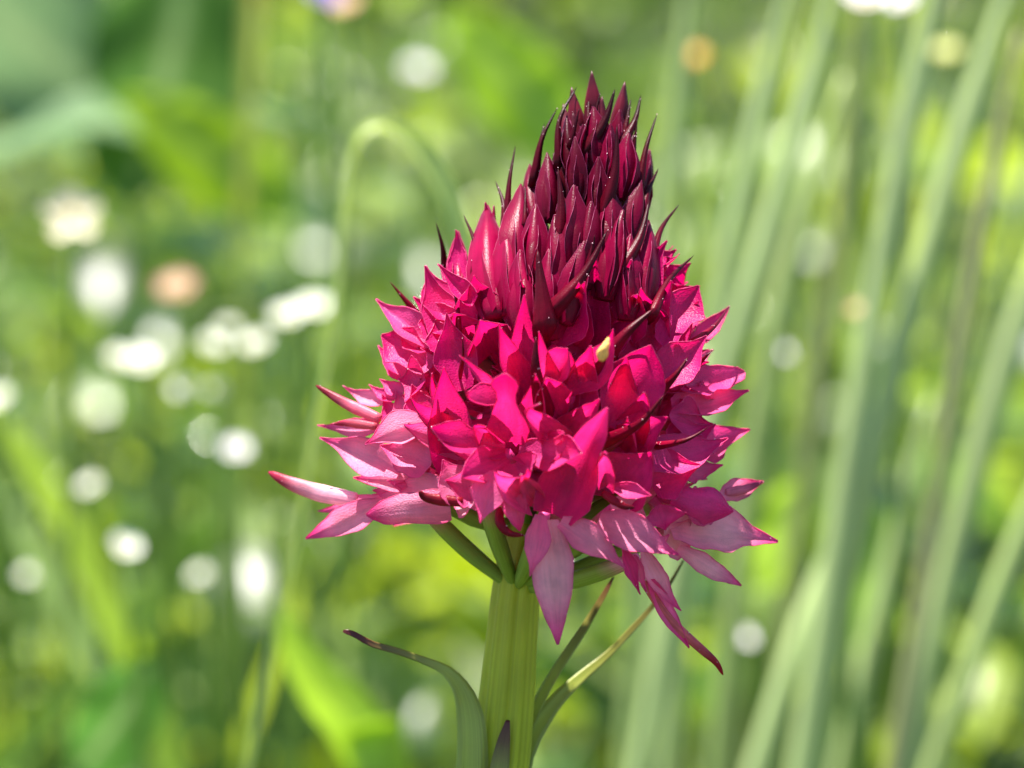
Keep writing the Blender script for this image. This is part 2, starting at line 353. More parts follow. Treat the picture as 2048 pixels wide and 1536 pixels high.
# traced florets: every row of a floret is a tepal (base x, base y, tip x, tip y, width, options), photo pixels
FL = [
 # ---- central open floret
 [(1022, 885, 1008, 752, 62, dict(prof=[(0,.8),(.25,1.3),(.45,1.1),(.62,.6),(.75,.62),(.85,.85),(.93,.7),(1,.12)], cup=.25, bend=.05, tz=60, bz=-20)),
  (1010, 900, 858, 858, 74, dict(prof=SPADE, roll=.25, bend=.14, tz=40, bz=-20)),
  (1000, 892, 940, 845, 50, dict(roll=-.3, tz=10, bz=-25)),
  (1012, 912, 912, 960, 70, dict(prof=OVATE, roll=-.25, bend=.1, tz=55, bz=-20, pal=.5)),
  (1036, 905, 1160, 904, 78, dict(prof=SPADE, roll=-.2, bend=.14, tz=55, bz=-20)),
  (1030, 925, 1063, 950, 80, dict(roll=.2, cup=.5, tz=45, bz=-10)),
  (980, 925, 884, 880, 34, dict(tz=20, bz=-30))],
 # ---- floret above centre right with curled tepals
 [(1106, 878, 1038, 802, 40, dict(fold=1.4, tz=70, bz=10, roll=.5, curl=.3)),
  (1060, 850, 1076, 744, 66, dict(bend=.1, roll=-.4, tz=20, bz=-40)),
  (1110, 840, 1094, 760, 80, dict(prof=SPADE, tz=-10, bz=-60)),
  (1140, 880, 1196, 800, 80, dict(tz=0, bz=-50)),
  (1098, 880, 1128, 868, 30, dict(tz=40, bz=0))],
 # ---- floret left of centre, folded lit tepal
 [(1000, 806, 922, 786, 40, dict(fold=1.2, tz=60, bz=0, roll=.6, curl=.2, pal=.5)),
  (978, 800, 922, 712, 42, dict(tz=40, bz=-20, roll=.5, bend=-.08, pal=.45)),
  (975, 790, 936, 700, 90, dict(tz=-20, bz=-60)),
  (985, 830, 985, 745, 90, dict(tz=-15, bz=-50)),
  (960, 850, 905, 800, 80, dict(tz=-10, bz=-60))],
 # ---- floret further left, broad shaded hood
 [(905, 872, 886, 730, 84, dict(cup=.5, tz=15, bz=-40, bend=.18, pal=.36)),
  (880, 850, 820, 797, 44, dict(tz=10, bz=-30, fold=.8)),
  (896, 868, 856, 745, 50, dict(tz=-20, bz=-60, roll=.5)),
  (890, 880, 800, 850, 60, dict(tz=-20, bz=-50, pal=.7)),
  (900, 880, 940, 790, 70, dict(tz=-30, bz=-70))],
 # ---- floret centre top (tall upright tepal with side tooth)
 [(1062, 770, 1050, 592, 86, dict(bend=.12, tz=10, bz=-50, pal=.34)),
  (1040, 760, 998, 648, 56, dict(roll=.4, tz=20, bz=-40)),
  (1100, 775, 1078, 658, 54, dict(tz=15, bz=-40, roll=-.4, bend=-.06, pal=.45)),
  (1095, 772, 1136, 697, 66, dict(prof=SPADE, tz=25, bz=-40, pal=.42)),
  (1075, 790, 1010, 720, 70, dict(tz=-10, bz=-60))],
 # ---- floret right of that with hooked tip
 [(1140, 780, 1228, 657, 70, dict(prof=OVATE, bow=.16, tz=25, bz=-40, pal=.4)),
  (1150, 800, 1182, 692, 84, dict(tz=5, bz=-50)),
  (1130, 790, 1142, 690, 60, dict(tz=-15, bz=-50)),
  (1165, 820, 1235, 760, 80, dict(tz=-20, bz=-60))],
 # ---- big tepal floret right of centre
 [(1232, 860, 1301, 692, 120, dict(prof=[(0,.5),(.2,.8),(.45,1),(.68,.95),(.85,.62),(1,.05)], bend=.14, tz=15, bz=-40, pal=.38)),
  (1240, 830, 1254, 704, 70, dict(tz=10, bz=-50, pal=.4)),
  (1220, 860, 1182, 770, 90, dict(tz=-10, bz=-60)),
  (1260, 860, 1290, 781, 60, dict(tz=20, bz=-40)),
  (1250, 885, 1250, 838, 60, dict(tz=0, bz=-50)),
  (1270, 880, 1335, 835, 90, dict(tz=0, bz=-50))],
 # ---- lower centre-right floret with long pale lip
 [(1108, 1030, 1214, 818, 86, dict(prof=[(0,.9),(.2,1.25),(.42,1.15),(.6,.75),(.8,.55),(.92,.26),(1,.05)], bend=.16, cup=.55, tz=70, bz=20, pal=.40, tipc=.46)),
  (1098, 1040, 1115, 1288, 80, dict(prof=LANCE, bend=-.06, cup=.15, btz=300, bbz=330, pal=.93, tipc=.62, edge=.04)),
  (1120, 1045, 1249, 1136, 62, dict(prof=OVATE, bend=-.06, btz=345, bbz=330, pal=.80, tipc=.72)),
  (1080, 1030, 1060, 1152, 50, dict(prof=OVATE, bend=-.08, btz=335, bbz=340, pal=.72, tipc=.75)),
  (1060, 1010, 986, 943, 54, dict(fold=1.0, tz=70, bz=20, pal=.62)),
  (1075, 1000, 1044, 955, 40, dict(tz=60, bz=10, pal=.6))],
 # ---- floret lower right, broad pink tepal with lit edge
 [(1196, 1042, 1356, 1114, 84, dict(prof=OVATE, bend=-.08, btz=330, bbz=310, pal=.80, tipc=.5)),
  (1225, 1000, 1307, 1056, 60, dict(btz=270, bbz=290, pal=.9, tipc=.75)),  # pale tepal standing in for a sunlit strip
  (1226, 972, 1307, 992, 32, dict(tz=70, bz=20, fold=.6, pal=.6)),
  (1212, 975, 1212, 894, 34, dict(fold=.9, tz=80, bz=20, pal=.46)),
  (1230, 985, 1310, 900, 120, dict(tz=0, bz=-40, pal=.42)),
  (1300, 1100, 1340, 1068, 26, dict(btz=300, bbz=280, pal=.85))],
 # ---- right floret with two stacked hoods
 [(1283, 930, 1455, 879, 92, dict(prof=OVATE, bend=.1, cup=.4, tz=10, bz=-20, pal=.52, tipc=.4)),
  (1345, 990, 1468, 1023, 74, dict(prof=SPADE, bend=-.18, cup=-.4, btz=190, bbz=240, pal=.46, tipc=.38)),
  (1300, 960, 1400, 930, 110, dict(tz=-20, bz=-40, pal=.5)),
  (1320, 1010, 1330, 1060, 90, dict(btz=240, bbz=260, pal=.55)),
  (1350, 940, 1440, 935, 70, dict(btz=90, bbz=150, pal=.72, edge=.14))],
 # ---- right-lower pale floret
 [(1340, 1052, 1546, 1088, 92, dict(prof=[(0,.8),(.25,1),(.5,.95),(.7,.62),(.85,.32),(1,.04)], bend=-.08, btz=60, bbz=180, pal=.90, tipc=.6, edge=.12, cup=.3)),
  (1355, 1098, 1482, 1171, 40, dict(prof=LANCE, bend=-.06, btz=90, bbz=170, pal=.88, tipc=.66)),
  (1440, 992, 1525, 964, 46, dict(prof=LANCE, btz=-20, bbz=60, pal=.84, tipc=.4)),
  (1370, 1020, 1440, 1010, 80, dict(btz=100, bbz=170, pal=.75)),
  (1330, 1060, 1385, 1110, 90, dict(btz=140, bbz=190, pal=.92))],
 # ---- right bottom hanging floret
 [(1285, 1100, 1357, 1219, 42, dict(prof=LANCE, btz=170, bbz=230, pal=.84, tipc=.55)),
  (1245, 1096, 1281, 1189, 34, dict(prof=OVATE, btz=250, bbz=270, pal=.46, tipc=.42, fold=.8)),
  (1268, 1110, 1292, 1182, 22, dict(btz=220, bbz=250, pal=.7)),
  (1300, 1160, 1379, 1296, 36, dict(prof=LANCE, btz=140, bbz=200, pal=.72, tipc=.5))],
 # ---- right upper florets (silhouette)
 [(1325, 690, 1397, 572, 84, dict(prof=SPADE, bend=.14, cup=.4, tz=0, bz=-20, pal=.4, edge=.12)),
  (1340, 682, 1399, 603, 60, dict(tz=-20, bz=-40, pal=.38)),
  (1380, 690, 1459, 613, 40, dict(prof=LANCE, btz=-30, bbz=40, pal=.42, tipc=.3)),
  (1310, 700, 1306, 620, 80, dict(tz=-10, bz=-50)),
  (1300, 650, 1283, 579, 72, dict(tz=0, bz=-50, pal=.3))],
 [(1315, 770, 1413, 670, 92, dict(prof=OVATE, bend=.12, cup=.4, tz=10, bz=-30, pal=.42)),
  (1310, 780, 1330, 690, 80, dict(tz=-20, bz=-60)),
  (1380, 735, 1427, 699, 34, dict(btz=-30, bbz=50, pal=.8, tipc=.7)),
  (1330, 790, 1380, 740, 80, dict(tz=-20, bz=-40, pal=.45))],
 [(1350, 770, 1488, 746, 70, dict(prof=[(0,.6),(.3,1),(.6,.95),(.82,.6),(.93,.42),(1,.06)], bend=.08, btz=30, bbz=120, pal=.52, edge=.16, tipc=.6)),
  (1400, 785, 1470, 768, 40, dict(btz=10, bbz=90, pal=.5, edge=.14)),
  (1345, 815, 1498, 780, 84, dict(prof=OVATE, bend=.1, cup=.3, btz=40, bbz=140, pal=.66, tipc=.45)),
  (1340, 830, 1420, 850, 90, dict(btz=110, bbz=170, pal=.46)),
  (1310, 820, 1375, 770, 90, dict(tz=-10, bz=-40, pal=.42))],
 [(1380, 890, 1497, 861, 56, dict(prof=LANCE, btz=10, bbz=90, pal=.62, tipc=.5)),
  (1340, 890, 1430, 850, 80, dict(btz=110, bbz=170, pal=.5)),
  (1400, 905, 1468, 880, 60, dict(btz=0, bbz=60, pal=.65)),
  (1360, 880, 1400, 920, 80, dict(btz=120, bbz=160, pal=.55))],
 # ---- upper middle row
 [(963, 640, 948, 549, 92, dict(prof=OVATE, bend=.15, cup=.45, tz=10, bz=-30, pal=.36)),
  (950, 640, 880, 528, 64, dict(prof=OVATE, tz=0, bz=-40, pal=.3)),
  (985, 660, 1000, 590, 80, dict(tz=-20, bz=-60, pal=.32)),
  (940, 680, 905, 620, 90, dict(tz=0, bz=-40, pal=.34)),
  (975, 690, 960, 640, 100, dict(tz=0, bz=-50, pal=.35))],
 [(1110, 690, 1175, 560, 90, dict(prof=OVATE, bend=.14, tz=0, bz=-50, pal=.24)),
  (1125, 690, 1110, 640, 90, dict(tz=-10, bz=-60, pal=.3)),
  (1140, 680, 1215, 600, 80, dict(tz=-10, bz=-60, pal=.26)),
  (1170, 690, 1250, 640, 80, dict(tz=-10, bz=-60, pal=.3))],
 [(1040, 640, 1020, 540, 80, dict(tz=-20, bz=-60, pal=.22)),
  (1030, 660, 965, 560, 70, dict(tz=-15, bz=-60, pal=.26)),
  (1050, 680, 1035, 600, 80, dict(tz=-20, bz=-60, pal=.3))],
 [(1245, 620, 1333, 482, 88, dict(prof=OVATE, bend=.14, cup=.4, tz=0, bz=-40, pal=.22)),
  (1250, 640, 1279, 578, 74, dict(tz=0, bz=-40, pal=.3)),
  (1290, 640, 1338, 560, 70, dict(tz=-20, bz=-50, pal=.3)),
  (1225, 620, 1240, 520, 70, dict(tz=-10, bz=-50, pal=.2))],
 # ---- upper left silhouette florets
 [(890, 640, 853, 538, 74, dict(prof=OVATE, bend=.12, cup=.4, btz=80, bbz=150, pal=.44)),
  (905, 660, 828, 596, 62, dict(btz=110, bbz=160, pal=.40)),
  (880, 680, 862, 600, 70, dict(btz=90, bbz=140, pal=.44)),
  (930, 780, 893, 626, 88, dict(prof=OVATE, bend=.14, tz=0, bz=-40, pal=.3)),
  (900, 700, 870, 640, 80, dict(btz=150, bbz=180, pal=.4))],
 [(866, 696, 754, 608, 58, dict(prof=OVATE, bend=-.12, fold=.5, btz=20, bbz=100, pal=.62, tipc=.5)),
  (862, 735, 765, 672, 84, dict(prof=SPADE, bend=.1, btz=60, bbz=130, pal=.46)),
  (810, 760, 756, 690, 44, dict(btz=20, bbz=80, pal=.48)),
  (860, 700, 790, 640, 66, dict(btz=40, bbz=110, pal=.5)),
  (850, 760, 800, 760, 90, dict(btz=100, bbz=140, pal=.44))],
 # ---- left silhouette florets
 [(770, 806, 690, 776, 36, dict(prof=OVATE, btz=0, bbz=60, pal=.86, tipc=.6)),
  (805, 790, 759, 758, 34, dict(btz=40, bbz=90, pal=.55)),
  (790, 800, 738, 769, 26, dict(btz=30, bbz=80, pal=.5)),
  (818, 860, 793, 782, 52, dict(btz=90, bbz=120, pal=.72)),
  (800, 870, 765, 790, 54, dict(btz=60, bbz=100, pal=.52)),
  (850, 850, 824, 770, 70, dict(btz=130, bbz=160, pal=.46))],
 [(760, 855, 638, 852, 42, dict(prof=OVATE, btz=0, bbz=70, pal=.76, tipc=.5)),
  (800, 945, 645, 877, 72, dict(prof=OVATE, bend=-.06, btz=40, bbz=110, pal=.80, tipc=.62)),
  (858, 850, 731, 890, 62, dict(prof=OVATE, bend=-.12, fold=.6, btz=150, bbz=160, pal=.88, tipc=.6)),  # pale tint carries its sunlit white patch
  (830, 855, 772, 843, 30, dict(btz=140, bbz=150, pal=.7)),
  (860, 930, 760, 890, 90, dict(btz=130, bbz=160, pal=.74)),
  (850, 960, 705, 955, 44, dict(prof=LANCE, btz=60, bbz=130, pal=.82, tipc=.55))],
 # ---- bottom left floret
 [(760, 995, 638, 1022, 34, dict(prof=LANCE, btz=10, bbz=90, pal=.84, tipc=.7)),
  (770, 1005, 613, 1076, 58, dict(prof=LANCE, bend=-.05, btz=30, bbz=100, pal=.84, tipc=.5)),
  (900, 1010, 732, 1030, 70, dict(prof=[(0,.9),(.2,1),(.45,.85),(.65,.8),(.82,.62),(.93,.34),(1,.06)], bend=-.10, cup=-.3, btz=150, bbz=200, pal=.86, tipc=.48)),
  (880, 985, 780, 965, 70, dict(btz=120, bbz=180, pal=.85)),
  (840, 1000, 745, 990, 60, dict(btz=70, bbz=130, pal=.88))],
 # ---- bottom centre-left floret
 [(992, 945, 960, 1046, 64, dict(prof=OVATE, bend=-.1, btz=360, bbz=370, pal=.66, tipc=.72)),
  (1010, 955, 1040, 1062, 50, dict(prof=LANCE, bend=-.08, btz=330, bbz=370, pal=.7, tipc=.6)),
  (930, 990, 886, 920, 90, dict(btz=280, bbz=270, pal=.78)),
  (945, 1000, 900, 1000, 80, dict(btz=250, bbz=260, pal=.85)),
  (960, 980, 890, 960, 80, dict(btz=290, bbz=280, pal=.7)),
  (940, 990, 985, 985, 70, dict(btz=300, bbz=280, pal=.8))],
]
BODY = [(0, .8), (.14, .95), (.28, 1), (.43, .95), (.56, .76), (.67, .53), (.78, .33), (.88, .18), (.95, .09), (1, .03)]
FL = [[r for r in fl if not (r[5].get('tz', 0) < 0 and 'bbz' not in r[5] and 'prof' not in r[5] and r[1] < 900 and r[4] >= 66)] for fl in FL]
FL = [fl for fl in FL if fl]
FL += [
 [(1012, 625, 972, 413, 92, dict(tz=0, bz=-40, pal=.30, tipc=.16, cup=.4)), (1000, 600, 986, 425, 52, dict(tz=-6, bz=-40, pal=.26))],
 [(1082, 660, 1074, 500, 84, dict(tz=14, bz=-30, pal=.10, tipc=.0, cup=-.3)), (1055, 660, 1040, 560, 70, dict(tz=-14, bz=-40, pal=.22))],
 [(1182, 660, 1192, 512, 74, dict(tz=4, bz=-40, pal=.18)), (1150, 650, 1160, 560, 66, dict(tz=8, bz=-30, pal=.28))],
 [(918, 560, 914, 463, 40, dict(btz=60, bbz=90, pal=.36)), (905, 690, 850, 532, 78, dict(btz=120, bbz=170, pal=.44)), (945, 610, 876, 527, 34, dict(btz=170, bbz=200, fold=.9, pal=.36))],
 [(1215, 650, 1262, 520, 84, dict(tz=0, bz=-40, pal=.26)), (1290, 690, 1345, 560, 80, dict(tz=-8, bz=-40, pal=.36))],
]
def add_tepal(parent, row):
    bx, by, tx, ty, wd, o = row
    zb = o['bbz'] if 'bbz' in o else Zs(bx, by) * 0.86 + o.get('bz', -30) - 20
    zt = o['btz'] if 'btz' in o else Zs(tx, ty) + o.get('tz', 0) * 1.2 + 18
    ym = (by + ty) / 2
    if ty < by - 25 and 'bbz' not in o and by < 960 and 'prof' not in o:      # upright tepals reach down to the rachis
        bx, by, zb = bx - (tx - bx) * .45, by - (ty - by) * .45, zb * .78
        wd *= 1.12
    a, b = P(bx, by, zb), P(tx, ty, zt)
    pal = o.get('pal', pig_y(ym)) + rnd(-.03, .03)
    fac = (VIEW + RIGHT * rnd(-.15, .15) + UP * rnd(.05, .4)).normalized()
    up_ = ty < by and 'prof' not in o
    geo = tepal_geo(a, b, wd * S, fac, tepal_tint(pal, o.get('tipc')), bend=o.get('bend', .13) * 1.25, cup=o.get('cup', .34) * 1.3,
                    roll=o.get('roll', rnd(-.16, .16)), prof=o.get('prof', BODY if up_ else OVATE), curl=o.get('curl', rnd(-.08, .20)), edge=o.get('edge', .06),
                    fold=o.get('fold', 0), bow=o.get('bow', rnd(-.05, .05)))
    part('tepal', geo, 'tepal', parent)
for fl in FL:
    cx = sum(r[0] for r in fl) / len(fl); cyy = sum(r[1] for r in fl) / len(fl)
    zz = sum((r[5]['bbz'] if 'bbz' in r[5] else Zs(r[0], r[1]) * .9 + r[5].get('bz', -30)) for r in fl) / len(fl)
    c = P(cx, cyy, zz - 45)
    ya = min(1180, cyy + (205 if cyy > 930 else 100))
    a = P(axx(ya) - 6 if ya < 1120 else 1032, ya, 8 if cyy > 930 else 0)
    m = a.lerp(c, .5) - UP * 0.02
    gcol = (0.26, 0.36, 0.05) if cyy > 930 else ((0.30, 0.10, 0.07) if cyy > 700 else CRIM)
    tcol = pig(pig_y(cyy))
    ov = tube(curve([a, m, c], 10), lambda u: S * tab([(0, 8), (.2, 14), (.45, 18), (.7, 18), (.85, 15), (.93, 14), (1, 11)], u), 10,
              lambda u: mix3(gcol, tcol, smooth((u - .72) / .25)), ridge=.09, nridge=3)
    f = part('floret', ov, 'stem', root)
    for row in fl: add_tepal(f, row)

# filler florets by phyllotaxis (between and behind the traced ones, all the way round)
def template_tepals(pal, k, seed):
    st = random.getstate(); random.seed(seed)
    gs = []
    for i in range(6):
        a = 2 * math.pi * i / 6 + rnd(-.15, .15)
        sp = rnd(.55, .85) if i % 2 else rnd(.35, .65)
        ln = 0.23 * k * rnd(.85, 1.1)
        d = Vector((math.cos(a) * math.sin(sp), math.sin(a) * math.sin(sp), math.cos(sp)))
        b = Vector((math.cos(a) * .02, math.sin(a) * .02, 0))
        gs.append(tepal_geo(b, b + d * ln, rnd(.13, .18) * k, Vector((0, 0, 1)), tepal_tint(pal), bend=rnd(.05, .16), cup=.3, curl=rnd(-.05, .1), nu=9, nv=4, edge=.06))
    random.setstate(st)
    return gs
TEMP = {}
for q in range(4):
    pal = [.28, .40, .6, .84][q]
    gs = template_tepals(pal, [.8, 1, 1, 1][q], 40 + q)
    TEMP[q] = ([mesh_data('tepal', g_[0], g_[1], g_[2], g_[3], 'tepal') for g_ in gs], mesh_data('floret', *join(gs), 'tepal'))
GA = math.pi * (3 - 5 ** .5)
NF = 74
for i in range(NF):
    y = lerp(545, 1010, i / (NF - 1))
    a = i * GA + .6
    r = tab(RT, y)
    dx, dz = math.cos(a), math.sin(a)
    front = dz > -0.25
    k = (0.36 if front else 0.70)
    if abs(dx) > .8: k = .58
    pos = P(axx(y) + dx * r * k, y, dz * r * k)
    ya = min(1120, y + 75); axp = P(axx(ya) if ya < 1120 else 1032, ya, 0)
    el = tab([(540, .95), (800, .45), (1000, .12), (1070, .0)], y)
    n = (RIGHT * dx + VIEW * dz + UP * el).normalized()
    q = 0 if y < 640 else (1 if y < 860 else (2 if y < 980 else 3))
    rot = n.to_track_quat('Z', 'Y') @ Matrix.Rotation(rnd(0, 6.28), 3, 'Z').to_quaternion()
    gcol = (0.26, 0.36, 0.05) if y > 930 else ((0.30, 0.10, 0.07) if y > 700 else CRIM)
    inv = rot.to_matrix().inverted()
    pa = inv @ (axp - pos); pm = pa * .5 - inv @ (UP * .04)
    tcol = pig(pig_y(y))
    ov = tube(curve([pa, pm, Vector((0, 0, 0)), Vector((0, 0, .03))], 8), lambda u: S * tab([(0, 14), (.4, 21), (.7, 20), (1, 15)], u), 7,
              lambda u: mix3(gcol, tcol, smooth((u - .6) / .35)), hint=Vector((0.3, -1, 0.2)), ridge=.08, nridge=3)
    if front:
        me = mesh_data('floret', *ov, 'stem')
        o = place('floret', me, pos, root); o.rotation_mode = 'QUATERNION'; o.rotation_quaternion = rot
        if abs(dx) > .8 or (dz > 0 and i % 3 == 0):
            for tm in TEMP[q][0]:
                t = bpy.data.objects.new('tepal', tm); C.objects.link(t); t.parent = o
        else:
            t = bpy.data.objects.new('perianth', TEMP[q][1]); C.objects.link(t); t.parent = o
    else:
        o = place('floret', TEMP[q][1], pos, root); o.rotation_mode = 'QUATERNION'; o.rotation_quaternion = rot

# --- buds of the upper cone
def bud_whole(a, b, wd, col, tipc):
    a, b = Vector(a), Vector(b); ax = (b - a); L_ = ax.length; t = ax.normalized()
    gs = [bud_geo(a, a + ax * .86, wd * .72, mix3(col, (.1, .002, .01), .4), mix3(col, (.1, .002, .01), .5))]
    x = (VIEW - t * VIEW.dot(t)).normalized(); y = t.cross(x)
    ph = rnd(-.5, .5)
    for k in range(3):
        an = ph + k * math.pi / 1.5 + rnd(-.2, .2)
        d = x * math.cos(an) + y * math.sin(an)
        bb = a + d * wd * .10; tt = b + d * wd * rnd(.0, .13) - t * (L_ * (rnd(0, .10) if k else 0))
        gs.append(tepal_geo(bb, tt, wd * rnd(.95, 1.12), -d, lambda u, v: mix3(mix3(col, tipc, smooth((u - .55) / .45)), tipc, .3 * v ** 3),
            bend=rnd(.13, .20), cup=.75, roll=rnd(-.2, .2), nu=12, nv=6, edge=.04, rim=.0016, bow=rnd(-.04, .04), prof=[(0, .6), (.2, .9), (.4, 1), (.6, .86), (.76, .58), (.88, .32), (.96, .15), (1, .05)]))
    return join(gs)
def bud_geo(a, b, wd, col, tipc, groove=.14):
    a, b = Vector(a), Vector(b)
    ax = b - a
    m = a.lerp(b, .5) + VIEW * ax.length * .05
    return tube(curve([a, m, b], 12), lambda u: wd / 2 * tab([(0, .6), (.18, .9), (.36, 1), (.52, .9), (.68, .66), (.82, .40), (.93, .19), (1, .04)], u), 12,
                lambda u: mix3(col, tipc, smooth((u - .6) / .4)), ridge=groove, nridge=3, flat=.7, hint=VIEW)
BUDS = [  # tip x, tip y, base x, base y, width, dz, redness (some buds redder in place of highlights)
 (1133, 231, 1142, 340, 46, 0, 0), (1188, 214, 1192, 330, 70, 0, .5), (1221, 246, 1212, 350, 52, 4, .8), (1257, 266, 1238, 385, 62, 6, 1.0),
 (1150, 273, 1150, 400, 52, 8, .2), (1094, 305, 1097, 430, 52, 0, .4), (1198, 314, 1190, 450, 62, 0, .2), (1150, 372, 1142, 480, 62, 8, .3),
 (1073, 410, 1064, 520, 54, 6, .4), (1279, 363, 1255, 455, 50, 4, .3), (1246, 420, 1210, 540, 62, 6, .4), (1040, 372, 1032, 500, 58, 0, .6),
 (976, 417, 992, 575, 72, 0, 1.0), (1297, 440, 1285, 560, 54, 0, .7), (916, 464, 920, 560, 42, -30, .9), (1168, 482, 1130, 590, 52, 4, .2),
 (1010, 440, 1020, 570, 56, 0, .7), (1110, 430, 1112, 550, 60, 0, .2), (1300, 300, 1275, 420, 40, -40, .4), (1060, 330, 1070, 440, 44, -20, .4),
 (1225, 380, 1215, 480, 60, 4, .3), (1185, 405, 1172, 520, 60, 0, .1), (1262, 470, 1250, 580, 60, 0, .6), (1040, 500, 1050, 610, 66, 0, .6),
 (1165, 250, 1170, 350, 50, -10, .3), (1240, 220, 1235, 330, 48, -20, .5), (955, 470, 975, 590, 60, -20, .9), (1100, 500, 1095, 620, 70, -10, .4),
]
for tx, ty, bx, by, wd, dz, red in BUDS:
    if ty > 355: by += 45; wd *= 1.24; dz += 5
    zt = Zs(tx, ty) * .95 + dz; zb = Zs(bx, by) * .78 + dz - 8
    col = mix3((0.075, 0.001, 0.010), (0.46, 0.004, 0.075), min(1, red * .6 + max(0, ty - 300) / 420))
    part('bud', bud_whole(P(bx, by + 15, zb), P(tx, ty, zt), wd * S * 1.0, col, mix3(col, (0.07, 0.006, 0.02), .5)), 'budtepal', root)
for i in range(34):                           # buds filling the cone, mostly round its back
    y = lerp(225, 560, i / 33); a = i * GA + 2.0
    r = tab(RT, y); dx, dz = math.cos(a), math.sin(a)
    k = .36 if dz > -.3 else .6
    b = P(axx(y) + dx * r * k, y + 10, dz * r * k)
    t = b + (UP * .2 + (RIGHT * dx + VIEW * dz) * .05)
    part('bud', bud_geo(b - UP * .10, t, .085, (0.15, 0.004, 0.018), (0.09, 0.008, 0.02)), 'bud', root)

def sheet_geo(path, wf, tints, hint, cup=.3, nv=4, n=40):
    fr = frames(curve(path, n), hint); V, F, T, U = [], [], [], []
    for i, (p, t, s, nn) in enumerate(fr):
        u = i / n; hw = wf(u) / 2
        for v in np.linspace(-1, 1, nv + 1):
            V.append(p + s * (float(v) * hw) + nn * (cup * hw * abs(float(v)))); T.append(tints(u)); U.append((u * 3, float(v), 1))
    W = nv + 1
    for i in range(n):
        for j in range(nv): F.append((i * W + j, i * W + j + 1, (i + 1) * W + j + 1, (i + 1) * W + j))
    return V, F, T, U
def blade_geo(path, wf, tints, hint, cup=.3, nv=4, n=24, thick=0.012):
    """thick keeled leaf blade: closed shell"""
    fr = frames(curve(path, n), hint)
    V, F, T, U = [], [], [], []
    ring = [(v, cup * abs(v) ** 1.6, 1) for v in np.linspace(-1, 1, nv + 1)] + [(v, cup * abs(v) ** 1.6, -1) for v in np.linspace(1, -1, nv + 1)]
    K = len(ring)
    for i, (p, t, s, nn) in enumerate(fr):
        u = i / n; hw = wf(u) / 2
        for v, h, sg in ring:
            V.append(p + s * (v * hw) + nn * (h * hw + sg * thick * min(1, hw / 0.03) * (1.05 - abs(v)))); T.append(tints(u)); U.append((u * 3, v, 1))
    for i in range(n):
        for k in range(K):
            k2 = (k + 1) % K
            F.append((i * K + k, i * K + k2, (i + 1) * K + k2, (i + 1) * K + k))
    F.append(tuple(range(K - 1, -1, -1))); F.append(tuple(n * K + k for k in range(K)))
    return V, F, T, U
# --- bracts: dark spikes
def bract_geo(pts, wd, cb, ct, flat=.30, prof=None, n=14, facing=None):
    prof = prof or [(0, .6), (.15, .9), (.3, 1), (.45, .84), (.6, .55), (.75, .34), (.9, .2), (.97, .12), (1, .03)]
    return tube(curve(pts, n), lambda u: wd / 2 * tab(prof, u), 10, lambda u: mix3(cb, ct, smooth((u - .25) / .6)), flat=flat, hint=facing or VIEW, ridge=.06, nridge=2)
BR = [  # tip, base, width, bend, dz
 (1179, 159, 1176, 250, 17, .0, -10), (1154, 173, 1118, 320, 20, -.10, 0), (1159, 216, 1141, 290, 15, .0, 10), (1201, 183, 1186, 250, 13, 0, -20),
 (1230, 178, 1172, 300, 42, .06, 8), (1282, 190, 1246, 285, 30, .05, -10), (1262, 197, 1250, 270, 16, 0, -30), (1275, 235, 1266, 310, 13, 0, -20),
 (1314, 229, 1278, 372, 21, -.03, 0), (1114, 217, 1070, 350, 21, -.06, 0), (1089, 247, 1072, 345, 15, -.03, -20), (1234, 249, 1205, 430, 44, .05, 14),
 (1031, 291, 1013, 440, 18, -.02, 0), (991, 362, 1008, 450, 20, .05, 0), (1051, 371, 1050, 450, 14, 0, 10), (1116, 335, 1118, 480, 38, .03, 16),
 (1317, 337, 1284, 430, 23, -.03, 0), (1299, 399, 1240, 545, 44, .06, 16), (1358, 409, 1303, 515, 20, -.05, 0), (1387, 511, 1306, 625, 24, -.05, 10),
 (1215, 460, 1104, 620, 48, .05, 18), (928, 430, 952, 550, 22, .06, 0), (872, 446, 890, 545, 18, .04, -20), (1253, 405, 1245, 470, 12, 0, 10),
 (1190, 469, 1175, 540, 20, 0, 10), (1075, 499, 1092, 660, 66, .0, 18), (903, 563, 917, 670, 16, .04, 20), (1310, 615, 1190, 755, 44, -.06, 24),
 (780, 564, 828, 622, 17, 0, -20), (1459, 612, 1385, 685, 20, .03, -20), (925, 676, 919, 745, 12, .05, 40), (1072, 674, 1094, 825, 44, -.06, 30),
 (1377, 713, 1305, 792, 28, .05, 30), (1328, 790, 1205, 884, 30, .10, 45), (1416, 855, 1320, 890, 17, .08, 40), (1425, 700, 1395, 730, 12, 0, -30),
]
